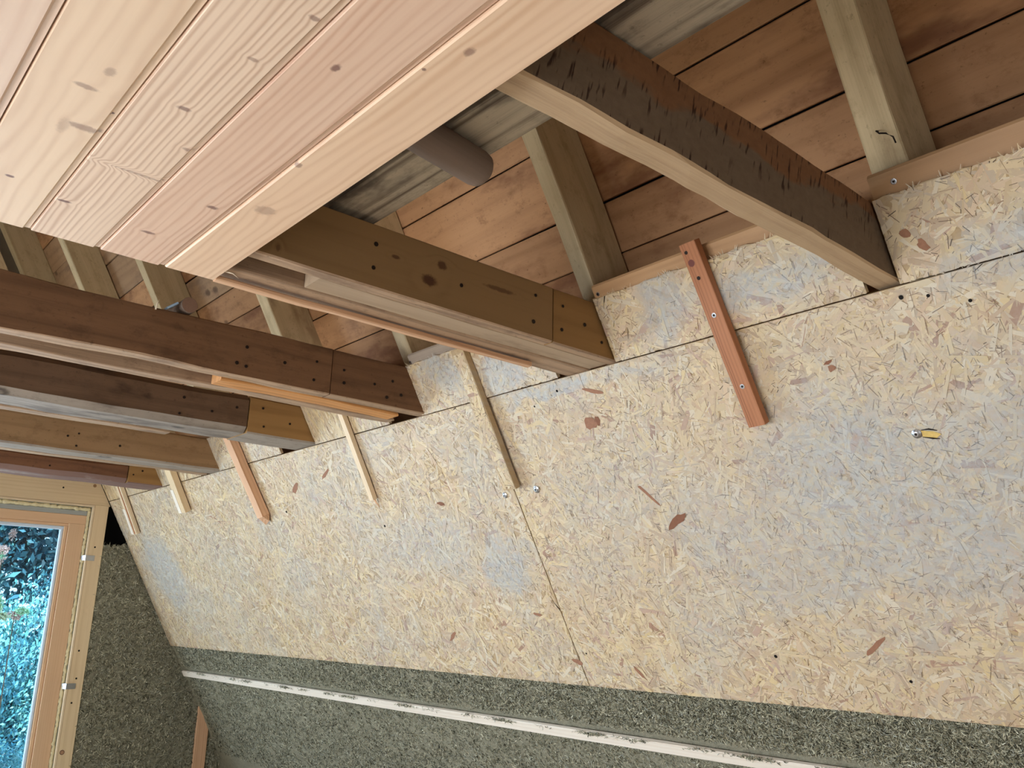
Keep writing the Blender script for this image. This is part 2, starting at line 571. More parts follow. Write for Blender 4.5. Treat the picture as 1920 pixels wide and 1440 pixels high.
M['old_rust'] = rust_mat()
M['rough_tan'] = wood('rough_tan_wood', (196, 164, 128), (140, 108, 80), ring=18, contrast=0.2, fibre=0.7, tone=0.02, bstr=0.8)
j1 = thing('joist', (-0.94, 0.0, H), 'nearest thick single joist, rust stained side with saw marks, at upper right', 'joist')
b1 = jbeam('beam', -0.921, -0.990, YL, YE + 0.02, M['old_rust'], j1, jit=0.0019, bev=0.005, seg=0.06, z0=H + 0.015, z1=ZT + 0.012)
b1.data.materials.append(M['rough_tan'])
for p in b1.data.polygons:
    if p.index < len(b1.data.polygons) - 2 and p.index % 8 in (3, 4, 5):          # local z is down: paler underside, light from below put into its colour
        p.material_index = 1

M['filler2'] = wood('dusty_filler_wood', (180, 154, 126), (128, 102, 80), ring=18, contrast=0.2, fibre=0.4, stain=(110, 88, 70), stain_amt=0.2, tone=0.02)
# second joist: two planks with a gap and a filler between
j2 = thing('joist', (-2.0, 0.0, H), 'double joist of knotty yellowed planks with a filler between, second from the right', 'joist')


def loc_knots(o_mid, pts):
    return [(y - o_mid, 0, -(z + EYE - (H + ZT) / 2), rx, rz, s) for (y, z, rx, rz, s) in pts]


mid2 = (YL + 1.768) / 2


def plank_knots(mid, pts):
    # for x-facing planks: local x = y, local z = -z ; disc distance uses (x, y, z) with z as the narrow axis
    return [((y - mid), 0.0, (H + ZT) / 2 - (z + EYE), rx, rz, s) for (y, z, rx, rz, s) in pts]


def wood_side(name, knots, **kw):
    """as wood(), with knots measured on the local x/z face"""
    m_ = wood(name, knots=[(a, b, c, rx, 0.2, s) for (a, b, c, rx, rz, s) in knots], **kw)
    # narrow axis of each knot lies along local z here
    idx = 0
    for nd in m_.node_tree.nodes:
        if nd.bl_idname == 'ShaderNodeVectorMath' and nd.operation == 'MULTIPLY' and abs(nd.inputs[1].default_value[2] - 5.0) < 1e-6 and abs(nd.inputs[1].default_value[1] - 5.0) < 1e-6:
            rx, rz = knots[idx][3], knots[idx][4]
            nd.inputs[1].default_value = (1 / rx, 5.0, 1 / rz)
            idx += 1
    return m_


M['knotty'] = wood_side('knotty_yellowed_wood', plank_knots(mid2, [(1.294, 0.917, 0.026, 0.017, 0.85), (1.335, 0.974, 0.018, 0.013, 0.75), (1.55, 0.961, 0.06, 0.008, 0.6), (1.18, 0.953, 0.014, 0.006, 0.7), (0.84, 0.873, 0.006, 0.01, 0.5)]),
                        base=(150, 116, 76), dark=(104, 74, 44), ring=18, contrast=0.25, fibre=0.2, tone=0.02, knot_col=(70, 36, 22), warp=0.08)
pr = jbeam('plank', -1.879, -1.924, YL, 1.768, M['knotty'], j2, z0=H + 0.003, jit=0.0006, slope_end=False)
eb = jbeam('end_block', -1.880, -1.925, 1.774, YE, M['block'], j2, z0=H + 0.003, jit=0.0005)
M['under'] = M['old_tan']
for o in (pr, eb):
    o.data.materials.append(M['old_tan'])
    for p in o.data.polygons:
        if p.index < len(o.data.polygons) - 2 and p.index % 8 in (3, 4, 5):
            p.material_index = 1
jbeam('filler', -1.926, -2.014, 0.985, YE - 0.01, M['filler2'], j2, z0=H + 0.005, jit=0.0008)
pl_ = jbeam('plank', -2.016, -2.124, YL, YE, M['old_tan'], j2, z0=H + 0.003, jit=0.0006)
nails(j2, -1.8785, [(1.115, 0.972), (1.112, 0.903), (1.406, 0.935), (1.695, 0.983), (1.688, 0.895), (1.813, 0.978), (1.809, 0.898), (1.912, 0.94), (1.992, 0.898)])
lath2 = stick('nailing_strip', (-2.084, 0.77, H - 0.010), (-2.081, 1.855, H - 0.010), (1, 0, 0), 0.024, 0.016, M['pink'], None, seg=0.12, jit=0.0012)
tag(lath2, 'thin pink planed strip nailed under the knotty double joist, splintered at its end', 'strip')

# third joist
j3 = thing('joist', (-3.07, 0.0, H), 'brown double joist with orange splintered filler, carrying a round pole end', 'joist')
p3 = jbeam('plank', -2.964, -3.03, YL, 1.598, M['old_brown'], j3, jit=0.0025, slope_end=False)
e3 = jbeam('end_block', -2.965, -3.03, 1.602, YE, M['old_brown'], j3, jit=0.0008)
for o in (p3, e3):
    o.data.materials.append(M['old_tan'])
    for p in o.data.polygons:
        if p.index < len(o.data.polygons) - 2 and p.index % 8 in (3, 4, 5):
            p.material_index = 1
M['orange'] = wood('orange_split_wood', (214, 152, 92), (160, 102, 56), ring=26, contrast=0.3, fibre=0.5, tone=0.02, bstr=0.9)
f3 = jbeam('filler', -3.036, -3.128, 1.19, 1.97, M['orange'], j3, z0=H - 0.004, jit=0.003)
jbeam('plank', -3.165, -3.235, YL, YE - 0.05, M['old_tan'], j3, z0=H, jit=0.0015)
nails(j3, -2.9632, [(1.245, 0.958), (1.213, 0.891), (1.249, 0.885), (1.399, 0.931), (1.532, 0.964), (1.525, 0.889), (1.654, 0.955), (1.658, 0.903), (1.798, 0.926), (1.884, 0.955), (1.86, 0.882), (1.929, 0.904)])

# fourth joist
j4 = thing('joist', (-4.08, 0.0, H), 'almost black old joist with grey rounded underside and pale end block', 'joist')
p4 = jbeam('beam', -3.928, -4.165, YL, 1.69, M['old_dark'], j4, jit=0.003, slope_end=False, bev=0.03)
e4 = jbeam('end_block', -3.926, -4.165, 1.696, YE - 0.006, M['block'], j4, z0=H + 0.004, jit=0.0008, bev=0.008)
for o in (p4, e4):
    o.data.materials.append(M['grey_wane'])
    for p in o.data.polygons:
        if p.index < len(o.data.polygons) - 2 and p.index % 8 in (3, 4, 5):
            p.material_index = 1
jbeam('plank', -4.205, -4.285, YL, 1.43, M['old_tan'], j4, z0=H + 0.004, jit=0.002, slope_end=False)
nails(j4, -3.9255, [(1.377, 0.965), (1.365, 0.887), (1.514, 0.923), (1.632, 0.963), (1.764, 0.981), (1.776, 0.892), (1.912, 0.928)])

# fifth joist
j5 = thing('joist', (-5.25, 0.0, H), 'tan joist with whitish underside, second from the window wall', 'joist')
p5 = jbeam('beam', -5.107, -5.27, YL, YE, M['old_tan'], j5, jit=0.002, bev=0.012)
p5.data.materials.clear()
M['tan5'] = wood('tan_beam_wood', (156, 122, 86), (104, 76, 50), mottle=0.4, rknots=0.6, ring=24, contrast=0.25, fibre=0.4, tone=0.04)
p5.data.materials.append(M['tan5'])
p5.data.materials.append(M['grey_wane'])
for p in p5.data.polygons:
    p.material_index = 1 if p.index < len(p5.data.polygons) - 2 and p.index % 8 in (3, 4, 5) else 0
jbeam('plank', -5.30, -5.38, YL, YE - 0.02, M['old_tan'], j5, z0=H + 0.003, jit=0.002)
jbeam('filler', -5.271, -5.299, 1.42, YE - 0.03, M['grey_wane'], j5, z0=H + 0.01, jit=0.001)
nails(j5, -5.1065, [(1.247, 0.947), (1.243, 0.878), (1.469, 0.911), (1.679, 0.971), (1.702, 0.892), (1.193, 0.926)])

# sixth joist
j6 = thing('joist', (-6.2, 0.0, H), 'reddish dark joist with white scrapes, nearest the window wall', 'joist')
M['red_dark'] = wood('reddish_dark_beam_wood', (128, 88, 62), (72, 44, 32), mottle=0.4, rknots=0.6, ring=24, contrast=0.25, fibre=0.5, tone=0.02)
M['wane6'] = wood('scraped_purple_wood', (138, 108, 98), (78, 56, 54), ring=20, contrast=0.25, fibre=0.5, stain=(196, 190, 182), stain_amt=0.2, stain_scale=5, tone=0.02)
p6 = jbeam('beam', -6.068, -6.33, YL, 1.82, M['red_dark'], j6, z1=H + 0.13, jit=0.003, slope_end=False, bev=0.03)
e6 = jbeam('end_block', -6.066, -6.33, 1.826, YE, M['block'], j6, z1=H + 0.13, jit=0.0008, bev=0.006)
for o in (p6, e6):
    o.data.materials.append(M['wane6'])
    for p in o.data.polygons:
        if p.index < len(o.data.polygons) - 2 and p.index % 8 in (3, 4, 5):
            p.material_index = 1
nails(j6, -6.0655, [(1.341, 0.895), (1.586, 0.882), (1.857, 0.902), (1.913, 0.934)])

# ------------------------------------------------------------------ finished ceiling boards
ceil = thing('ceiling', (-1.0, 0.0, H - 0.02), kind='structure')
CZ = H - 0.02
XE = -2.077
XR = 2.4
edges = [0.764, 0.640, 0.489, 0.340, 0.190, 0.040, -0.11, -0.26, -0.41, -0.56, -0.71, -0.86, -1.01, -1.16, -1.31, -1.46, -1.61, -1.76, -1.9]
pk = [(-1.078, 0.546, 0.012, 0.007, 0.8), (-0.905, 0.674, 0.012, 0.008, 0.6), (-1.535, 0.305, 0.012, 0.03, 0.55), (-1.55, 0.275, 0.03, 0.01, 0.25), (-1.331, 0.287, 0.014, 0.009, 0.4),
      (-1.678, 0.597, 0.008, 0.012, 0.8), (-1.899, 0.54, 0.007, 0.016, 0.8), (-1.614, 0.685, 0.022, 0.022, 0.4), (-1.866, 0.357, 0.006, 0.014, 0.9), (-1.353, 0.413, 0.007, 0.012, 0.7),
      (-1.482, 0.469, 0.006, 0.01, 0.5), (-1.825, 0.247, 0.006, 0.009, 0.9), (-1.46, 0.329, 0.004, 0.004, 0.95), (-1.64, 0.435, 0.005, 0.05, 0.4), (-1.392, 0.646, 0.01, 0.007, 0.6),
      (-0.987, 0.649, 0.004, 0.004, 0.8), (-1.172, 0.640, 0.008, 0.005, 0.6), (-0.996, 0.465, 0.006, 0.01, 0.6), (-1.146, 0.441, 0.005, 0.01, 0.5), (-1.40, 0.27, 0.008, 0.02, 0.5)]
tones = [((240, 204, 170), (214, 168, 132)), ((232, 196, 168), (206, 158, 130)), ((238, 208, 180), (206, 168, 140)), ((237, 206, 174), (212, 174, 142)), ((232, 202, 176), (212, 174, 148))]
for i in range(len(edges) - 1):
    y1, y0 = edges[i], edges[i + 1]
    xm, ym = (XE + XR) / 2, (y0 + y1) / 2
    mine = [(kx - xm, ky - ym, 0.0, rx, ry, s) for (kx, ky, rx, ry, s) in pk if y0 < ky <= y1]
    tb, td = tones[i % 5]
    mt = wood('ceiling_plank_wood', tb, td, ring=[48, 62, 80, 24, 36][i % 5], contrast=[0.45, 0.5, 0.7, 0.4, 0.35][i % 5], fibre=0.18, tone=0.0, rough=0.55,
              knots=mine, knot_col=(120, 82, 74), warp=[0.10, 0.07, 0.05, 0.2, 0.1][i % 5], bstr=0.12, spec=0.3, along=0.8)
    n = 26
    # profile: tongue (recessed, near the previous board), chamfer, face, chamfer, back
    a, b = y0 - ym, y1 - ym
    tg = 0.013 if i > 0 else 0.0
    prof = [(a + 0.0012, 0.0012), (a + 0.0024, 0.0), (b - tg - 0.0035, 0.0), (b - tg, 0.0035), (b - tg, 0.0055), (b - 0.0022, 0.0055), (b - 0.0022, 0.0190), (a + 0.0012, 0.0190)]
    if i == 0:
        prof = [(a + 0.001, 0.003), (a + 0.004, 0.0), (b - 0.002, 0.0), (b, 0.002), (b, 0.01), (b, 0.014), (b - 0.0005, 0.0190), (a + 0.001, 0.0190)]
    vs, fs = [], []
    xs = [XE - xm + random.uniform(-0.001, 0.001)] + [0] + [XR - xm]
    xs = [xs[0], xs[0] + 0.003, xs[2]]
    for qi, x in enumerate(xs):
        for (y, z) in prof:
            vs.append((x, y, z + (0.0016 if qi == 0 and z < 0.003 else 0)))
    m8 = len(prof)
    for qi in range(2):
        for q in range(m8):
            u, v = qi * m8 + q, qi * m8 + (q + 1) % m8
            fs.append((u, u + m8, v + m8, v))
    fs.append(tuple(range(m8)))
    fs.append(tuple(2 * m8 + q for q in range(m8 - 1, -1, -1)))
    link('ceiling_plank', mesh('ceiling_plank', vs, fs), mt, Matrix.Translation((xm, ym, CZ)), ceil)
# curled splinters at the end of the last board
tag(tube('splinter', [Vector((-2.015, 0.764, CZ + 0.008)), Vector((-2.005, 0.785, CZ + 0.004)), Vector((-2.008, 0.802, CZ - 0.004))], [0.0022, 0.0016, 0.0003], M['splinter']),
    'pale curled splinter at the sawn corner of the outermost ceiling board', 'splinter')

# ------------------------------------------------------------------ loft boards on the joists
lb = stick('loft_board', (-1.99, 1.0575, ZT + 0.030), (2.3, 1.0575, ZT + 0.030), (0, 1, 0), 0.145, 0.024, M['loft'], seg=0.2, jit=0.0012)
tag(lb, 'weathered grey loft board lying across the joists, its underside streaked and knotted', 'board', 'loft boards')
lb2 = stick('loft_board', (-1.99, 0.87, ZT + 0.030), (2.3, 0.87, ZT + 0.030), (0, 1, 0), 0.19, 0.024, M['loft'], seg=0.2, jit=0.0012)
tag(lb2, 'loft board with dark bluish edge, mostly hidden above the ceiling boards', 'board', 'loft boards')

# round poles


def pole(name, A, B, r, mat, endmat, label, cap_round):
    A, B = Vector(A), Vector(B)
    X = (B - A).normalized()
    Yv = X.orthogonal().normalized()
    Z = X.cross(Yv)
    mid = (A + B) / 2
    L = (B - A).length
    Mx = Matrix(((X.x, Yv.x, Z.x, mid.x), (X.y, Yv.y, Z.y, mid.y), (X.z, Yv.z, Z.z, mid.z), (0, 0, 0, 1)))
    rings = [(-L / 2, r), (L / 2 - cap_round, r), (L / 2 - cap_round * 0.45, r * 0.93), (L / 2 - cap_round * 0.12, r * 0.72), (L / 2, r * 0.4)]
    if cap_round < 0.004:
        rings = [(-L / 2, r), (L / 2 - 0.001, r), (L / 2, r * 0.97)]
    sg = 28
    vs, fs = [], []
    for x, rr in rings:
        vs += [(x, rr * math.cos(2 * math.pi * i / sg), rr * math.sin(2 * math.pi * i / sg)) for i in range(sg)]
    for q in range(len(rings) - 1):
        for i in range(sg):
            a, b = q * sg + i, q * sg + (i + 1) % sg
            fs.append((a, b, b + sg, a + sg))
    fs.append(tuple(range(sg - 1, -1, -1)))
    fs.append(tuple((len(rings) - 1) * sg + i for i in range(sg)))
    o = link(name, mesh(name, vs, fs), mat, Mx, None)
    for p in o.data.polygons[:-2]:
        p.use_smooth = True
    o.data.materials.append(endmat)
    o.data.polygons[-1].material_index = 1
    return tag(o, label, 'pole')


pole('pole', (-1.27, 0.2, ZT - 0.0265), (-1.424, 1.118, ZT - 0.0265), 0.0425, M['pole'], M['pole'], 'thick grey round pole hanging under the weathered loft board between the joists', 0.028)
pole('pole', (-4.6, 1.018, ZT + 0.033), (-2.962, 1.018, ZT + 0.033), 0.0285, M['pole'], M['pole_end'], 'round pole lying on the joists, its flat brown end facing out', 0.001)
bs = stick('plastic_strap', (-2.985, 0.945, ZT + 0.006), (-2.985, 0.98, ZT + 0.034), (1, 0, 0), 0.03, 0.008, M['blue'], bev=0.002)
tag(bs, 'small light blue plastic strap beside the round pole end', 'strap')
sp = tube('splinter', [Vector((-2.960, 0.903, ZT - 0.014)), Vector((-2.958, 0.906, ZT + 0.008)), Vector((-2.96, 0.912, ZT + 0.026))], [0.003, 0.0035, 0.001], M['splinter'])
tag(sp, 'white upright wood shard on the brown joist left of the round pole end', 'splinter')

# ------------------------------------------------------------------ slope lining
# strand colours come from the strands themselves; grey plaster dust lies over them in patches
def dust_mask(k, pos):
    pass


GREY = [(-1.21, 0.5, 0.42, 0.30, 1.0), (-1.04, 0.70, 0.40, 0.22, 1.0), (-0.75, 0.45, 0.35, 0.25, 0.9), (-1.47, 0.76, 0.35, 0.22, 0.9), (-1.71, 0.62, 0.3, 0.28, 0.8), (-2.15, 0.45, 0.35, 0.2, 0.55), (-1.9, 0.85, 0.35, 0.15, 0.5),
        (-3.3, 0.60, 0.45, 0.22, 0.7), (-2.80, 0.68, 0.17, 0.20, 1.0), (-3.75, 0.53, 0.4, 0.2, 0.6), (-6.7, 0.62, 0.38, 0.4, 1.0), (-6.3, 0.87, 0.5, 0.2, 0.6), (-4.6, 0.75, 0.7, 0.2, 0.4),
        (-1.27, -0.12, 0.28, 0.09, 1.0), (-1.63, -0.13, 0.14, 0.16, 1.0), (-2.2, 0.03, 0.28, 0.035, 1.1), (-1.85, 0.04, 0.25, 0.03, 0.7), (-0.62, -0.02, 0.16, 0.13, 0.9), (-2.79, -0.13, 0.12, 0.10, 1.0),
        (-2.42, -0.08, 0.15, 0.12, 1.0), (-5.6, 0.6, 0.6, 0.3, 0.4), (-0.7, 0.05, 0.12, 0.04, 0.7), (-0.55, 0.25, 0.2, 0.18, 0.5), (-1.42, 0.30, 0.25, 0.05, 0.4)]


def osb_mat(name, strands):
    k = NT(name)
    geo = k.n('ShaderNodeNewGeometry')
    p = geo.outputs['Position']
    sep = k.n('ShaderNodeSeparateXYZ')
    k.set(sep.inputs[0], p)
    # t along the slope from the world height
    t = k.math('DIVIDE', k.math('SUBTRACT', H, sep.outputs[2]), ST)
    xt = k.n('ShaderNodeCombineXYZ')
    k.set(xt.inputs[0], sep.outputs[0])
    k.set(xt.inputs[1], t)
    w1 = k.noise(xt.outputs[0], 3.0, 4.0, 0.6)
    w2 = k.noise(k.vmath('ADD', xt.outputs[0], (9, 4, 0)), 3.0, 4.0, 0.6)
    wv = k.n('ShaderNodeCombineXYZ')
    k.set(wv.inputs[0], k.math('MULTIPLY', k.math('SUBTRACT', w1, 0.5), 0.5))
    k.set(wv.inputs[1], k.math('MULTIPLY', k.math('SUBTRACT', w2, 0.5), 0.32))
    q = k.vmath('ADD', xt.outputs[0], wv.outputs[0])
    m_ = None
    for (x, tt, rx, rt, s) in GREY:
        d = k.vmath('LENGTH', k.vmath('MULTIPLY', k.vmath('SUBTRACT', q, (x, tt, 0)), (1 / rx, 1 / rt, 0)))
        e = k.step(d, 1.25, 0.45, 0.0, s)
        m_ = e if m_ is None else k.math('MAXIMUM', m_, e)
    core = m_
    fine = k.noise(xt.outputs[0], 38.0, 5.0, 0.7)
    big = k.noise(xt.outputs[0], 2.2, 4.0, 0.6)
    bsc = k.step(big, 0.36, 0.66, 0.05, 0.6)
    m_ = k.math('MAXIMUM', m_, bsc)
    m_ = k.math('MULTIPLY', m_, k.step(fine, 0.28, 0.62, 0.35, 1.0), clamp=True)
    tonev = k.step(k.noise(k.vmath('ADD', xt.outputs[0], (31, 7, 0)), 2.6, 3.0, 0.6), 0.42, 0.62)
    tonev = k.math('MULTIPLY', tonev, k.math('SUBTRACT', 1.0, k.math('MULTIPLY', core, 0.8)))
    if strands:
        at = k.n('ShaderNodeAttribute', attribute_name='tint')
        col = at.outputs['Color']
    else:
        col = k.mix(k.noise(xt.outputs[0], 60.0, 3, 0.6), lin(206, 176, 128), lin(176, 142, 100))
    fl = k.noise(xt.outputs[0], 120.0, 3, 0.6)
    col = k.mix(k.math('MULTIPLY', fl, 0.15), col, lin(160, 126, 92))
    col = k.mix(k.math('MULTIPLY', m_, 0.72), col, k.mix(tonev, k.mix(fine, lin(150, 155, 155), lin(198, 202, 204)), k.mix(fine, lin(174, 156, 138), lin(212, 194, 174))))
    return k.done(col, 0.62, k.noise(xt.outputs[0], 160.0, 3, 0.6), 0.25, 0.001, 0.3)


M['osb'] = osb_mat('strand_board', False)
M['strand'] = osb_mat('strand_board_strands', True)

PAL = np.array([lin(*c) for c in [(230, 206, 164), (226, 200, 158), (216, 188, 148), (228, 210, 180), (212, 186, 152), (206, 184, 156), (222, 194, 160), (212, 180, 146), (194, 166, 134), (198, 164, 140), (176, 136, 110), (228, 200, 148)]])
PW = np.array([14, 14, 12, 12, 10, 8, 10, 8, 5, 3, 1.2, 6.0])
PW = PW / PW.sum()


def polymesh(name, V, nper, cols):
    """many separate n-gons at once: V is (N, nper, 3)"""
    N = V.shape[0]
    me = bpy.data.meshes.new(name)
    me.vertices.add(N * nper)
    me.vertices.foreach_set('co', V.reshape(-1).astype(np.float32))
    me.loops.add(N * nper)
    me.loops.foreach_set('vertex_index', np.arange(N * nper, dtype=np.int32))
    me.polygons.add(N)
    me.polygons.foreach_set('loop_start', (np.arange(N) * nper).astype(np.int32))
    me.update(calc_edges=True)
    ca = me.color_attributes.new('tint', 'FLOAT_COLOR', 'POINT')
    c4 = np.ones((N, nper, 4), dtype=np.float32)
    c4[:, :, :3] = cols[:, None, :]
    ca.data.foreach_set('color', c4.reshape(-1))
    return me


def slope_pts(x, t, off):
    return np.stack([x, Y0 + t * CT - off * ST, H - t * ST - off * CT], -1)


def strands(parent, x0, x1, t0, t1, off, cover, long_dir=None, lmin=0.03, lmax=0.11, yellow=0.0):
    A = (x1 - x0) * (t1 - t0)
    N = max(20, int(A * cover / 0.00065))
    L = rng.uniform(lmin, lmax, N) * 0.5
    W = rng.gamma(3.0, 0.0018, N).clip(0.0012, 0.012)
    # a few very thin dark slivers where strands lift
    dark = rng.random(N) < 0.20
    W[dark] = rng.uniform(0.0004, 0.0011, dark.sum())
    L[dark] *= rng.uniform(0.08, 0.42, dark.sum())
    a = rng.uniform(0, np.pi, N)
    if long_dir is not None:
        a = long_dir + rng.normal(0, 0.35, N)
    cx = rng.uniform(x0, x1, N)
    ct = rng.uniform(t0, t1, N)
    base = np.array([[-1, -0.7], [-0.86, -1], [0.9, -1], [1, 0.6], [0.88, 1], [-0.92, 0.9]])
    V2 = np.repeat(base[None], N, 0) * (1 + rng.uniform(-0.12, 0.12, (N, 6, 2)))
    px = V2[:, :, 0] * L[:, None]
    py = V2[:, :, 1] * W[:, None]
    ca, sa = np.cos(a)[:, None], np.sin(a)[:, None]
    X = (cx[:, None] + px * ca - py * sa).clip(x0, x1)
    T = (ct[:, None] + px * sa + py * ca).clip(t0, t1)
    h = rng.uniform(0.0002, 0.0014, N)
    h[dark] = 0.0017
    tilt = rng.normal(0, 0.006, N)
    roll = rng.normal(0, 0.04, N)
    O = off + h[:, None] + px * tilt[:, None] + py * roll[:, None]
    O = np.maximum(O, off + 0.0001)
    cols = PAL[rng.choice(len(PAL), N, p=PW)] * rng.uniform(0.88, 1.04, (N, 1))
    cols[dark] = np.array(lin(128, 98, 70))[None] * rng.uniform(0.4, 1.7, (dark.sum(), 1))
    if yellow:
        cols = cols * np.array([1.0, 0.97, 0.88])[None]
    P = slope_pts(X, T, O)
    # turn each strand to face the room
    P = P[:, ::-1, :]
    me = polymesh('strands', P, 6, cols.clip(0, 0.95))
    o = link('strands', me, M['strand'], None, parent)
    o['kind'] = 'stuff'
    return o


def panel(x0, x1, t0, t1, off, th=0.014, cover=3.5, ragged=0.0, **kw):
    """one board of the lining (its top edge roughly sawn when ragged)"""
    n = max(2, int((x1 - x0) / 0.03)) if ragged else 2
    xs = np.linspace(x0, x1, n)
    top = t0 + (rng.uniform(-ragged, ragged, n) if ragged else np.zeros(n))
    vs = []
    bot = t1 - (np.abs(rng.normal(0, 0.0012, n)) if ragged else 0) * np.ones(n)
    for o_ in (off, off - th):
        vs += [S(x, tt, o_) for x, tt in zip(xs, top)]
        vs += [S(x, tb, o_) for x, tb in zip(xs, bot)]
    m2 = 2 * n
    fs = []
    for i in range(n - 1):
        fs.append((i, n + i, n + i + 1, i + 1))
        fs.append((m2 + i, m2 + i + 1, m2 + n + i + 1, m2 + n + i))
        fs.append((i, i + 1, m2 + i + 1, m2 + i))
        fs.append((n + i, m2 + n + i, m2 + n + i + 1, n + i + 1))
    fs.append((0, m2, m2 + n, n))
    fs.append((n - 1, n + n - 1, m2 + n + n - 1, m2 + n - 1))
    o = link('osb_panel', mesh('osb_panel', vs, fs), M['osb'], None, wr)
    strands(o, x0, x1, t0 + 0.001, t1, off, cover, **kw)
    return o


# insulation mat behind the lining is the body of the sloped wall
def ins_mat():
    k = NT('grass_fibre_mat')
    p = k.coord()
    f1 = k.noise(p, 90.0, 5.0, 0.7)
    f2 = k.noise(p, 9.0, 4.0, 0.6)
    col = k.mix(f1, lin(92, 87, 70), lin(188, 180, 156))
    col = k.mix(k.math('MULTIPLY', f2, 0.4), col, lin(160, 152, 124))
    return k.done(col, 0.95, f1, 1.0, 0.008, 0.1)


M['ins'] = ins_mat()


def fibre_mat():
    k = NT('grass_fibres')
    at = k.n('ShaderNodeAttribute', attribute_name='tint')
    return k.done(at.outputs['Color'], 0.8, spec=0.2)


M['fibre'] = fibre_mat()

IO = -0.018    # face of the mat
nx, nt = 190, 46
gx = np.linspace(XG - 0.02, 2.4, nx)
gt = np.linspace(1.20, 2.70, nt)
vs, fs = [], []
for x in gx:
    for t in gt:
        o_ = IO + float(np.clip(rng.normal(0, 0.003), -0.008, 0.008))
        vs.append(S(x, t, o_))
for i in range(nx - 1):
    for j in range(nt - 1):
        a = i * nt + j
        fs.append((a, a + 1, a + nt + 1, a + nt))
wr = link('wall_right', mesh('wall_right', vs, fs), M['ins'], None, None, True)
tag(wr, kind='structure')

FP = np.array([lin(*c) for c in [(146, 142, 118), (168, 162, 136), (192, 186, 158), (112, 108, 88), (216, 208, 178), (244, 238, 210), (84, 80, 64), (178, 176, 160)]])
FW = np.array([20, 20, 14, 16, 8, 2.5, 12, 10.0])
FW = FW / FW.sum()


def fibres(name, P, N1, N2, NN, n, parent, lmin=0.010, lmax=0.026, w=0.0011, lift=0.35):
    """thin grass stems lying on a surface: P points, N1/N2 tangents, NN normal"""
    N = len(P)
    a = rng.uniform(0, 2 * np.pi, N)[:, None]
    D = np.cos(a) * N1 + np.sin(a) * N2 + np.abs(rng.normal(0, lift, N))[:, None] * NN
    D /= np.linalg.norm(D, axis=1, keepdims=True)
    Wd = np.cross(D, NN + rng.normal(0, 0.5, (N, 3)))
    Wd /= np.linalg.norm(Wd, axis=1, keepdims=True)
    L = rng.uniform(lmin, lmax, N)[:, None]
    ww = (w * rng.uniform(0.5, 1.4, N))[:, None]
    mid = P + D * L * 0.5 + NN * 0.002 * rng.random((N, 1)) + rng.normal(0, 0.0015, (N, 3))
    end = P + D * L - NN * L * 0.18
    V = np.stack([P - Wd * ww, P + Wd * ww, mid + Wd * ww, end + Wd * ww * 0.5, end - Wd * ww * 0.5, mid - Wd * ww], 1)
    cols = FP[rng.choice(len(FP), N, p=FW)] * rng.uniform(0.8, 1.15, (N, 1))
    o = link(name, polymesh(name, V, 6, cols), M['fibre'], None, parent)
    o['kind'] = 'stuff'
    return o


T1 = np.array([1.0, 0, 0])
T2 = np.array([0, CT, -ST])
TN = np.array([0, -ST, -CT])
Nf = 120000
# stems per metre fall off towards the gable where they are too far to see
u = rng.random(Nf)
fx = -0.4 - (7.2 - 0.4) * u ** 1.0
ft = rng.uniform(1.22, 1.432, Nf)
low = rng.random(Nf) < 0.62
ft[low] = rng.uniform(1.536, 2.2, low.sum())
lim = 1.62 + 0.6 * ((-fx - 1.6) / 4.0).clip(0, 1)
ft = np.where(ft > lim, rng.uniform(1.25, 1.432, Nf), ft)
fibres('fibres', slope_pts(fx, ft, np.full(Nf, IO + 0.001)), T1[None], T2[None], TN[None], 0, wr)
fx = -0.4 - 6.8 * rng.random(9000) ** 1.25
ft = np.where(rng.random(9000) < 0.5, rng.uniform(1.43, 1.4475, 9000), rng.uniform(1.5205, 1.538, 9000))
fibres('fibres', slope_pts(fx, ft, np.full(9000, IO + 0.001)), T1[None], T2[None], TN[None], 0, wr, lmin=0.005, lmax=0.011)

# the boards themselves
panel(XG + 0.01, -2.606, 0.003, 1.249, 0.0, cover=2.6, lmin=0.04, lmax=0.12)
panel(-2.601, 0.6, 0.003, 1.249, 0.0, cover=5.0)
UO = 0.009
panel(-0.9125, 0.6, -0.222, -0.002, UO, cover=4.5, ragged=0.005)
panel(-1.873, -1.0, -0.222, -0.002, UO, cover=4.5, ragged=0.005)
panel(-2.985, -2.150, -0.222, -0.002, UO, cover=4.0, ragged=0.004)
panel(-3.922, -3.245, -0.212, -0.002, 0.001, cover=4.0, long_dir=1.45, yellow=1)
panel(-5.165, -4.30, -0.212, -0.002, 0.001, cover=3.0)
panel(-6.12, -5.395, -0.15, -0.002, 0.001, cover=3.0, long_dir=1.5, yellow=1)
panel(XG + 0.01, -6.345, -0.15, -0.002, 0.001, cover=3.0, long_dir=1.5, yellow=1)


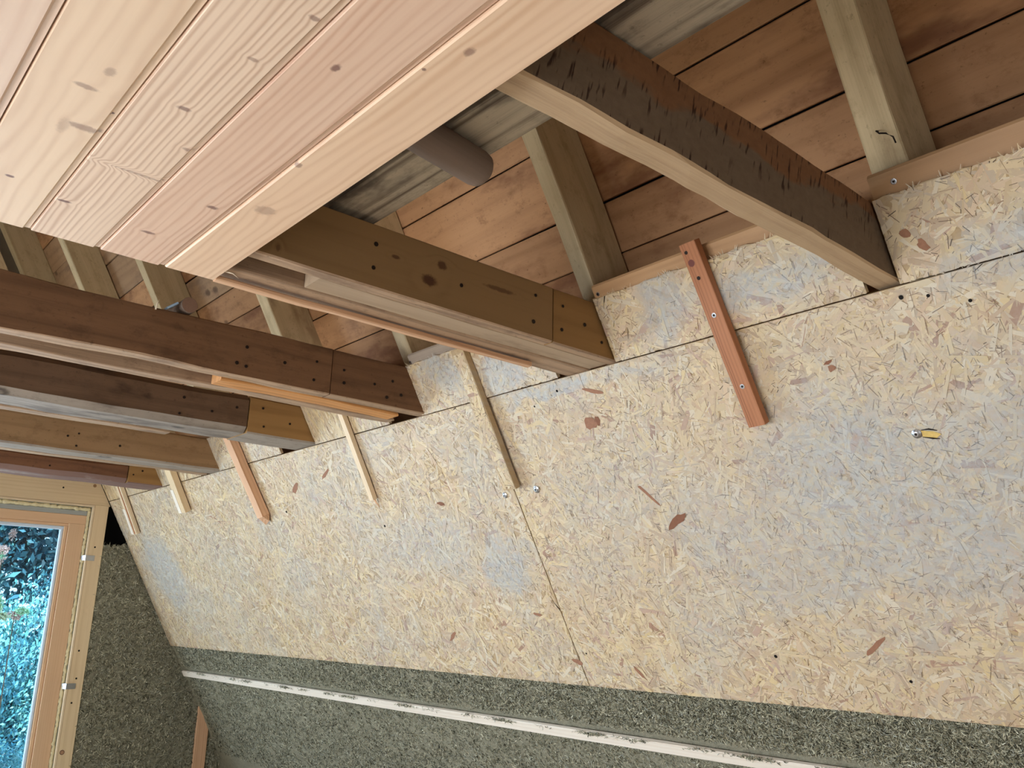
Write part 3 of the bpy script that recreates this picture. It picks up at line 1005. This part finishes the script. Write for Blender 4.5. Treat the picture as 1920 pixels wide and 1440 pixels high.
def fray(x0, x1, t0, off, n):
    cx = rng.uniform(x0, x1, n)
    clump = np.sin(cx * 31) + np.sin(cx * 77 + 2) + rng.normal(0, 0.7, n) > 0.5
    cx = cx[clump]
    n = len(cx)
    a = rng.normal(-1.57, 0.8, n)
    L = rng.uniform(0.006, 0.022, n)
    w = rng.uniform(0.0006, 0.0022, n)
    dx, dt = np.cos(a), np.sin(a)
    tb = np.full(n, t0 + 0.005)
    ob = off + rng.uniform(-0.008, 0.002, n)
    oe = ob + rng.normal(0.002, 0.004, n)
    V = np.stack([slope_pts(cx - dt * w, tb + dx * w, ob), slope_pts(cx + dt * w, tb - dx * w, ob),
                  slope_pts(cx + dx * L + dt * w * 0.3, tb + dt * L - dx * w * 0.3, oe), slope_pts(cx + dx * L - dt * w * 0.3, tb + dt * L + dx * w * 0.3, oe)], 1)
    cols = PAL[rng.choice(5, n)] * rng.uniform(0.85, 1.02, (n, 1))
    o = link('frayed_strands', polymesh('frayed_strands', V, 4, cols), M['strand'], None, wr)
    o['kind'] = 'stuff'


fray(-0.90, 0.4, -0.222, UO, 420)
fray(-1.86, -1.02, -0.222, UO, 260)
fray(-2.97, -2.16, -0.222, UO, 180)
# the joint under the upper boards is frayed as well
fray(-0.91, 0.4, -0.004, UO, 120)

# bark flakes and pressed knots in the boards
def flake(x, t, rx, rt, ang, col, seed):
    r2 = np.random.default_rng(seed)
    n = 11
    pts = []
    for i in range(n):
        a = 2 * math.pi * i / n
        rr = r2.uniform(0.65, 1.1)
        u_, v_ = rx * rr * math.cos(a), rt * rr * math.sin(a)
        pts.append(S(x + u_ * math.cos(ang) - v_ * math.sin(ang), t + u_ * math.sin(ang) + v_ * math.cos(ang), 0.0019 + (UO if t < -0.003 else 0)))
    pts = pts[::-1]
    slab('bark_flake', pts, 0.0004, col, wr)


M['bark'] = plain('bark_flake', (158, 112, 86), 0.8, noise=0.25, scale=90)
M['bark2'] = plain('dark_bark_flake', (138, 92, 68), 0.8, noise=0.25, scale=90)
for i, (x, t, rx, rt, a, m_) in enumerate([(-1.87, 0.575, 0.055, 0.016, -0.5, 'bark2'), (-2.087, 0.183, 0.03, 0.026, 0.3, 'bark'), (-2.05, 0.18, 0.012, 0.02, 0.2, 'bark2'), (-1.163, 0.173, 0.012, 0.012, 0.4, 'bark'),
                                           (-1.168, 0.155, 0.016, 0.005, -0.2, 'bark2'), (-2.02, 0.075, 0.05, 0.008, 0.35, 'bark'), (-2.62, 0.16, 0.022, 0.009, 0.6, 'bark'), (-1.95, 0.47, 0.06, 0.007, 0.9, 'bark'),
                                           (-0.86, -0.12, 0.016, 0.012, 0.5, 'bark'), (-0.83, -0.08, 0.02, 0.012, 1.0, 'bark'), (-3.95, 0.16, 0.06, 0.01, -0.4, 'bark'), (-4.3, 0.2, 0.05, 0.02, -0.5, 'bark'),
                                           (-2.62, 1.14, 0.03, 0.014, 0.4, 'bark'), (-3.1, 0.40, 0.03, 0.009, 0.2, 'bark2'), (-3.4, 1.05, 0.05, 0.01, -0.6, 'bark'), (-1.32, 1.02, 0.05, 0.01, -0.7, 'bark'),
                                           (-2.3, 1.17, 0.04, 0.008, 0.9, 'bark'), (-2.75, 0.93, 0.03, 0.008, 0.1, 'bark')]):
    flake(x, t, rx, rt, a, M[m_], 40 + i)

# screw holes left in the boards
NRM = Vector((0, -ST, -CT))
for (x, t, r) in [(-0.924, 0.032, 0.006), (-0.86, 0.045, 0.0045), (-0.771, 0.082, 0.0045), (-2.185, 0.043, 0.005), (-2.323, 0.078, 0.004), (-1.25, 1.13, 0.005), (-1.675, 1.07, 0.006), (-2.55, 1.1, 0.004), (-3.6, 0.47, 0.006), (-4.5, 0.32, 0.007), (-0.9, 1.12, 0.005)]:
    disc('screw_hole', S(x, t, 0.0016), NRM, r, M['hole'], wr, h=0.0004, segs=10)

# pale batten screwed across the mat
bt = stick('batten', S(XG + 0.05, 1.484, IO + 0.020), S(2.3, 1.486, IO + 0.020), (0, CT, -ST), 0.047, 0.018, M['white'], seg=0.3, jit=0.0012)
tag(bt, 'long pale batten running across the grass fibre mat below the strand boards', 'batten')
ov = 9000
ox = -0.5 - 6.6 * rng.random(ov) ** 1.2
keep = np.sin(ox * 9) + np.sin(ox * 23 + 1) + rng.normal(0, 0.8, ov) > 0.9
ox = ox[keep]
fibres('fibres', slope_pts(ox, 1.462 + 0.010 * rng.random(len(ox)), np.full(len(ox), IO + 0.0295)), T1[None], T2[None] * 0.4, TN[None], 0, bt, lift=0.2, lmax=0.018)

# ------------------------------------------------------------------ laths above the boards, each between two joists
def lath(x0, x1, mat, label, screw_x, rot=0.0, tt=-0.283):
    o = stick('lath', S(x0, (tt - 0.195) / 2, -0.019), S(x1, (tt - 0.195) / 2 + rot, -0.019), (0, CT, -ST), -0.195 - tt, 0.026, mat, None, seg=0.3, jit=0.0008, bev=0.009)
    tag(o, label, 'lath', 'laths along the top of the strand boards')
    s = disc('screw', S(screw_x, tt + 0.034, -0.0055), NRM, 0.0075, M['steel'], o, h=0.0015, segs=14)
    disc('screw_socket', S(screw_x, tt + 0.034, -0.0038), NRM, 0.0032, M['nail'], s, h=0.0006, segs=8)
    return o


lath(-0.914, 0.6, M['lath'], 'brown rounded lath at the right end, above the strand boards', -0.854)
lath(-1.872, -1.0, M['lath'], 'brown lath behind the top of the reddish stick, greyed at its left end', -1.856, tt=-0.268)
lath(-2.95, -2.14, M['lath_grey'], 'silvery grey lath between the second and third joists', -2.945, tt=-0.264)
lath(-3.91, -3.25, M['lath_grey'], 'short silvery lath seen under the third joist', -3.8)

# ------------------------------------------------------------------ loose sticks screwed over the joint of the boards
def cover(xa, ta, xb, tb, w, th, mat, label, tip=None, off=0.0045, sidemat=None):
    A = S(xa, ta, off + th / 2)
    B = S(xb, tb, off + th / 2)
    o = stick('cover_stick', A, B, (1, 0, 0), w, th, mat, None, seg=0.05, jit=0.0005, bev=0.0015, taper=tip)
    tag(o, label, 'stick', 'sticks over the rafters')
    return o


k1 = cover(-1.440, -0.288, -1.424, 0.288, 0.056, 0.028, M['red'], 'reddish stick with two bright screws, leaning highest over the lath', off=0.0125)
for (x, t) in [(-1.434, -0.063), (-1.425, 0.162)]:
    s = disc('screw', S(x, t, 0.0405), NRM, 0.0075, M['steel'], k1, h=0.001, segs=14)
    disc('screw_socket', S(x, t, 0.0417), NRM, 0.0036, M['nail'], s, h=0.0005, segs=8)
for (x, t) in [(-1.452, -0.262), (-1.441, -0.18)]:
    disc('nail', S(x, t, 0.0403), NRM, 0.006, M['nail'], k1, h=0.0006, segs=9)
disc('knot', S(-1.447, -0.228, 0.0403), NRM, 0.011, plain('stick_knot', (120, 70, 62), 0.7), k1, h=0.0004, segs=12)
k2 = cover(-2.582, -0.22, -2.585, 0.371, 0.074, 0.026, M['osb'], 'strand board strip standing over the vertical panel seam', off=0.0125)
strip_str = strands(k2, -2.618, -2.550, -0.2, 0.365, 0.0388, 5.0, yellow=1)
k3 = cover(-3.553, -0.20, -3.577, 0.325, 0.036, 0.024, M['pale'], 'pale stick broken to a splintered point, third from the right', off=0.0075)
for i in range(6):
    dx = random.uniform(-0.014, 0.014)
    tube('splinter', [S(-3.577 + dx, 0.318, 0.019), S(-3.575 + dx * 0.6, 0.345, 0.015), S(-3.568 + dx * 0.4, 0.345 + random.uniform(0.01, 0.035), 0.010)], [0.0045, 0.003, 0.0004], M['pink'], k3, segs=5)
k4 = cover(-4.75, -0.20, -4.728, 0.315, 0.072, 0.045, M['pink'], 'pinkish square stick with chipped lower end, left of the pale broken stick', off=0.0075)
vs = [S(-4.762, 0.313, 0.050), S(-4.69, 0.313, 0.050), S(-4.69, 0.313, 0.008), S(-4.762, 0.313, 0.008), S(-4.75, 0.37, 0.026), S(-4.715, 0.352, 0.014)]
link('chipped_end', mesh('chipped_end', vs, [(0, 1, 2, 3), (0, 4, 5, 1), (1, 5, 2), (2, 5, 4, 3), (0, 3, 4)]), M['pink'], None, k4)
k5 = cover(-5.76, -0.14, -5.79, 0.197, 0.085, 0.04, M['trim'], 'short stick with window light painted as a white strip on its left face, second from the gable', off=0.0075)
stick('white_strip', S(-5.815, 0.03, 0.0490), S(-5.828, 0.197, 0.0490), (1, 0, 0), 0.045, 0.004, M['white'], k5, bev=0.0005)  # brightness of the window-lit face put into a white strip
k6 = cover(-6.80, -0.14, -6.875, 0.283, 0.085, 0.03, M['pale'], 'grooved stick nearest the gable, its lower half whitewashed', off=0.0075)
stick('white_strip', S(-6.862, 0.08, 0.0400), S(-6.898, 0.285, 0.0400), (1, 0, 0), 0.045, 0.006, M['white'], k6, bev=0.0005)
stick('groove_bead', S(-6.785, -0.14, 0.0395), S(-6.855, 0.283, 0.0395), (1, 0, 0), 0.012, 0.005, M['red'], k6, bev=0.001)

# ------------------------------------------------------------------ big washer-head screws in the boards
def big_screw(x, t, r, label, lift=0.002):
    o = thing('screw', S(x, t, lift), label, 'screw', 'washer head screws in the strand boards')
    w_ = disc('washer', S(x, t, lift), NRM, r, M['steel'], o, h=0.0025, segs=20, dome=0.003)
    disc('head', S(x, t, lift + 0.004), NRM, r * 0.55, M['steel'], o, h=0.003, segs=14)
    disc('socket', S(x, t, lift + 0.0074), NRM, r * 0.27, M['nail'], o, h=0.0005, segs=8)


big_screw(-0.998, 0.392, 0.0125, 'shiny screw beside a torn yellow gouge, alone on the right panel')
big_screw(-2.666, 0.401, 0.013, 'dull screw just below and left of the strand board strip')
big_screw(-2.476, 0.395, 0.015, 'screw just right of the strand board strip, past the panel seam')
# torn gouge: raised lips of fresh strand around a groove
gm = plain('fresh_torn_strand', (226, 190, 112), 0.8, noise=0.2, scale=150)
gv = [S(-0.985, 0.385, 0.0022), S(-0.955, 0.392, 0.0022), S(-0.938, 0.402, 0.0021), S(-0.952, 0.411, 0.0022), S(-0.985, 0.402, 0.0022)][::-1]
slab('torn_strand', gv, 0.0005, gm, wr)
for pts in ([(-0.985, 0.384), (-0.965, 0.384), (-0.945, 0.391)], [(-0.985, 0.403), (-0.962, 0.410), (-0.945, 0.414)]):
    tube('torn_lip', [S(x, t, 0.003) for x, t in pts], [0.0008, 0.0022, 0.0008], M['nail'], wr, segs=5)

# ------------------------------------------------------------------ gable wall with the window
gb = slab('wall_back', [(XG - 0.22, -4.1, 0.0), (XG - 0.22, -1.95, 0.0), (XG - 0.22, -1.95, 2.24), (XG - 0.22, 1.955, 2.24), (XG - 0.22, 1.955, 0.0), (XG - 0.22, 4.1, 0.0), (XG - 0.22, 0.0, 7.0)][::-1], 0.02, M['shell'])
tag(gb, kind='structure')

# fibre mat of the gable, in soft layers
gy = np.linspace(2.06, 3.45, 60)
gz = np.linspace(0.0, EYE + 0.512, 88)
vs, fs = [], []
for j, z in enumerate(gz):
    lay = 0.012 * math.sin((z - 0.35) * 21) * 0.5
    for i, y in enumerate(gy):
        ymax = Y0 + (H - z) / ST * CT + 0.03
        yy = min(y, ymax)
        zz = z + (rng.normal(0, 0.008) if j == len(gz) - 1 else 0)
        vs.append((XG - 0.012 + lay * 0.6 + rng.normal(0, 0.004), yy, zz))
n_ = len(gy)
for j in range(len(gz) - 1):
    for i in range(n_ - 1):
        a = j * n_ + i
        fs.append((a, a + 1, a + n_ + 1, a + n_))
gi = link('insulation_mat', mesh('insulation_mat', vs, fs), M['ins'], None, gb, True)
Ng = 26000
py = rng.uniform(2.07, 3.2, Ng)
pz = rng.uniform(0.28, EYE + 0.515, Ng)
ok = py < Y0 + (H - pz) / ST * CT + 0.01
py, pz = py[ok], pz[ok]
Pg = np.stack([np.full(len(py), XG - 0.008), py, pz], -1)
lay = 0.0072 * np.sin((pz - 0.35) * 21) * 0.5
Pg[:, 0] += lay
fibres('fibres', Pg, np.array([[0, 1.0, 0]]), np.array([[0, 0, 1.0]]), np.array([[1.0, 0, 0]]), 0, gb, lmin=0.012, lmax=0.034, w=0.0016)
# upper gable lining seen over the joists
ub = slab('upper_panel', [(XG - 0.06, -1.2, EYE + 1.1), (XG - 0.06, 1.92, EYE + 1.1), (XG - 0.06, 0.60, EYE + 3.4), (XG - 0.06, -1.2, EYE + 3.4)], 0.015, M['trim'], gb)
slab('void_shade', [(XG - 0.20, 2.0, EYE + 0.3), (XG - 0.20, 2.9, EYE + 0.3), (XG - 0.20, 2.0, EYE + 1.2)], 0.01, M['dark'], gb)  # dark sheet added for the shade of the deep void
# stud
sd = stick('stud', (XG - 0.005, 3.02, 0.0), (XG - 0.005, 3.02, EYE - 0.78), (0, 1, 0), 0.10, 0.03, M['pink'], gb, cutB=(-ST / CT, 0) if False else (-1.75, 0))

# boards around the window
window = thing('window_1', (XG, 0.0, 0.0), kind='structure')
# header, its right end cut along the slope
zt_, zb_ = EYE + 0.985, EYE + 0.806
yr_t, yr_b = Y0 - (zt_ - H) / ST * CT - 0.004, Y0 - (zb_ - H) / ST * CT - 0.004
zm_ = (zt_ + zb_) / 2
hd = stick('header_board', (XG - 0.025, -1.95, zm_), (XG - 0.025, (yr_t + yr_b) / 2, zm_), (0, 0, 1), zt_ - zb_, 0.05, M['trim'], window, cutB=(-CT / ST, 0))
box('side_board', (XG - 0.05, 1.968, 0.0), (XG, 2.07, EYE + 0.8055), M['trim'], window, 0.002)
# edge beads of the rough opening
box('edge_bead', (XG - 0.02, -1.95, EYE + 0.790), (XG + 0.003, 1.966, EYE + 0.8045), M['pale'], window, 0.002)
box('edge_bead', (XG - 0.02, 1.952, 0.0), (XG + 0.003, 1.967, EYE + 0.79), M['pale'], window, 0.002)
# foam in the joint
FX = XG - 0.04     # face of the window frame


def foam(name, A, B, r):
    A, B = Vector(A), Vector(B)
    n = int((B - A).length / 0.012)
    pts = [A.lerp(B, i / n) + Vector((rng.normal(0, 0.003), rng.normal(0, 0.002), rng.normal(0, 0.002))) for i in range(n + 1)]
    return tube(name, pts, [r * rng.uniform(0.7, 1.25) for _ in pts], M['foam'], window, segs=7)


foam('foam', (FX + 0.003, -1.9, EYE + 0.774), (FX + 0.003, 1.945, EYE + 0.774), 0.016)
foam('foam', (FX + 0.003, 1.942, 0.02), (FX + 0.003, 1.942, EYE + 0.775), 0.0125)
box('grey_profile', (FX - 0.03, -1.9, EYE + 0.724), (FX + 0.004, 1.926, EYE + 0.757), M['grey_strip'], window, 0.001)
# frame: outer casing and sash
box('frame_head', (FX - 0.07, -1.9, EYE + 0.655), (FX, 1.930, EYE + 0.7235), M['frame'], window, 0.003)
box('frame_jamb', (FX - 0.07, 1.812, 0.0), (FX, 1.930, EYE + 0.6545), M['frame'], window, 0.003)
box('sash_head', (FX - 0.07, -1.9, EYE + 0.632), (FX - 0.012, 1.811, EYE + 0.6545), M['frame'], window, 0.004)
box('sash_jamb', (FX - 0.07, 1.785, 0.0), (FX - 0.012, 1.811, EYE + 0.632), M['frame'], window, 0.004)
box('glazing_bead', (FX - 0.06, -1.9, EYE + 0.606), (FX - 0.022, 1.784, EYE + 0.6315), M['gasket'], window, 0.004)
box('glazing_bead', (FX - 0.06, 1.764, 0.0), (FX - 0.022, 1.784, EYE + 0.606), M['gasket'], window, 0.004)
box('frame_mullion', (FX - 0.07, 0.05, 0.0), (FX, 0.17, EYE + 0.606), M['frame'], window, 0.003)
box('frame_jamb', (FX - 0.07, -1.93, 0.0), (FX, -1.83, EYE + 0.6545), M['frame'], window, 0.003)


def glass():
    k = NT('window_glass')
    tr = k.n('ShaderNodeBsdfTransparent')
    tr.inputs[0].default_value = (0.93, 0.97, 0.97, 1)
    gl = k.n('ShaderNodeBsdfGlossy')
    gl.inputs['Roughness'].default_value = 0.02
    mx = k.n('ShaderNodeMixShader')
    fr = k.n('ShaderNodeFresnel')
    fr.inputs[0].default_value = 1.45
    k.t.links.new(k.math('MULTIPLY', fr.outputs[0], 0.5), mx.inputs[0])
    k.t.links.new(tr.outputs[0], mx.inputs[1])
    k.t.links.new(gl.outputs[0], mx.inputs[2])
    k.t.links.new(mx.outputs[0], k.out.inputs[0])
    return k.m


gl_ = glass()
box('pane', (FX - 0.044, 0.17, 0.02), (FX - 0.040, 1.766, EYE + 0.608), gl_, window)
box('pane', (FX - 0.044, -1.83, 0.02), (FX - 0.040, 0.05, EYE + 0.608), gl_, window)
# steel fixing tabs and screws
for z in (0.403, -0.528):
    tb = box('fixing_tab', (XG + 0.003, 1.955, EYE + z - 0.02), (XG + 0.006, 2.018, EYE + z + 0.02), M['steel'], window, 0.001)
    stick('tab_leg', (XG + 0.0045, 1.9545, EYE + z), (FX + 0.008, 1.932, EYE + z), (0, 0, 1), 0.04, 0.003, M['steel'], window, bev=0.0005)
for (y, z) in [(1.722, 0.916), (2.011, 0.487), (2.007, -0.277), (2.017, -0.474), (2.009, -0.645)]:
    disc('screw_hole', (XG + 0.0004, y, EYE + z), (1, 0, 0), 0.007, M['hole'], window, h=0.0005, segs=9)
disc('knot', (XG + 0.0004, 1.944, EYE + 0.955), (1, 0, 0), 0.013, plain('board_knot', (158, 120, 84), 0.7), window, h=0.0005, segs=12)
disc('knot', (XG + 0.0004, 1.995, EYE - 0.983), (1, 0, 0), 0.017, plain('ringed_knot', (112, 80, 62), 0.7), window, h=0.0005, segs=14)
disc('knot', (XG + 0.0008, 1.995, EYE - 0.983), (1, 0, 0), 0.012, plain('knot_core', (176, 132, 100), 0.7), window, h=0.0007, segs=14)

# ------------------------------------------------------------------ garden beyond the glass
def leaf_mat():
    k = NT('garden_leaf')
    at = k.n('ShaderNodeAttribute', attribute_name='tint')
    return k.done(at.outputs['Color'], 0.5, spec=0.4)


M['leaf'] = leaf_mat()
ground = slab('ground', [(XG - 0.4, -14, -2.6), (XG - 0.4, 16, -2.6), (-30, 16, -0.5), (-30, -14, -0.5)], 0.05, plain('garden_ground', (70, 92, 60), 0.95, noise=0.4, scale=3))
tag(ground, kind='structure')


def bush(name, c, r, n, pal, label, cat, leafsize=0.07, droop=0.0, stem=1.0):
    o = thing(name, (c[0], c[1], c[2] - r[2]), label, cat, 'garden plants outside the window')
    c = np.array(c)
    nc = max(6, n // 260)
    d = rng.normal(0, 1, (nc, 3))
    d /= np.linalg.norm(d, axis=1, keepdims=True)
    cc = c + d * np.array(r) * rng.uniform(0.45, 1.0, (nc, 1))
    ii = rng.integers(0, nc, n)
    fan = rng.normal(0, 1, (nc, 3))
    fan[:, 2] = -np.abs(fan[:, 2]) * droop
    P = cc[ii] + rng.normal(0, 1, (n, 3)) * np.array(r) * 0.09 + fan[ii] * rng.random((n, 1)) * np.array(r) * 0.16
    N1 = rng.normal(0, 1, (n, 3)) + fan[ii]
    N1[:, 2] -= droop
    N1 /= np.linalg.norm(N1, axis=1, keepdims=True)
    N2 = np.cross(N1, rng.normal(0, 1, (n, 3)))
    N2 /= np.linalg.norm(N2, axis=1, keepdims=True)
    s = leafsize * rng.uniform(0.5, 1.3, (n, 1))
    V = np.stack([P, P + N1 * s * 0.4 + N2 * s * 0.22, P + N1 * s, P + N1 * s * 0.4 - N2 * s * 0.22], 1)
    pal = np.array([lin(*q) for q in pal])
    cols = pal[rng.integers(0, len(pal), nc)][ii] * rng.uniform(0.6, 1.25, (n, 1)) * rng.uniform(0.55, 1.2, (nc, 1))[ii]
    f = link('foliage', polymesh('foliage', V, 4, cols), M['leaf'], None, o)
    f['kind'] = 'stuff'
    base = Vector((c[0], c[1], -2.6 + 0.09 * (XG - 0.4 - c[0])))
    tube('trunk', [base, Vector((c[0] + 0.1, c[1], (base.z + c[2]) / 2)), Vector(c)], [0.09 * stem, 0.07 * stem, 0.03 * stem], M['old_dark'], o, segs=8)
    return o


BL = [(90, 165, 165), (115, 190, 195), (80, 150, 170), (140, 205, 210), (70, 130, 150)]
DK = [(52, 104, 124), (64, 126, 146), (80, 146, 158)]
YG = [(215, 235, 190), (235, 240, 205), (180, 220, 180), (240, 205, 195)]
bush('shrub', (-13.6, 2.8, 0.2), (1.1, 1.5, 2.0), 26000, BL, 'blue-green drooping conifer filling the window pane', 'shrub', 0.075, 1.2)
bush('shrub', (-11.3, 2.4, -0.55), (0.5, 0.8, 0.9), 12000, BL, 'blue-green bush low in the window pane', 'shrub', 0.045, 0.3)
bush('shrub', (-10.3, 2.18, 1.50), (0.15, 0.26, 0.17), 1600, YG, 'yellow-green sprays with pinkish tips near the middle of the pane', 'shrub', 0.04, stem=0.12)
bush('shrub', (-9.9, 1.90, 2.14), (0.12, 0.15, 0.2), 1000, YG, 'light green sprays with pink tips at the upper part of the pane', 'shrub', 0.035, stem=0.12)
bush('tree', (-20.0, 4.3, 1.6), (1.8, 3.6, 4.2), 30000, DK, 'dark blue tree standing farther back in the garden', 'tree', 0.22, 0.3)
bush('tree', (-21.5, -5.0, 1.8), (1.8, 2.6, 3.8), 14000, DK, 'blue-green tree near the left end of the garden', 'tree', 0.22, 0.3)
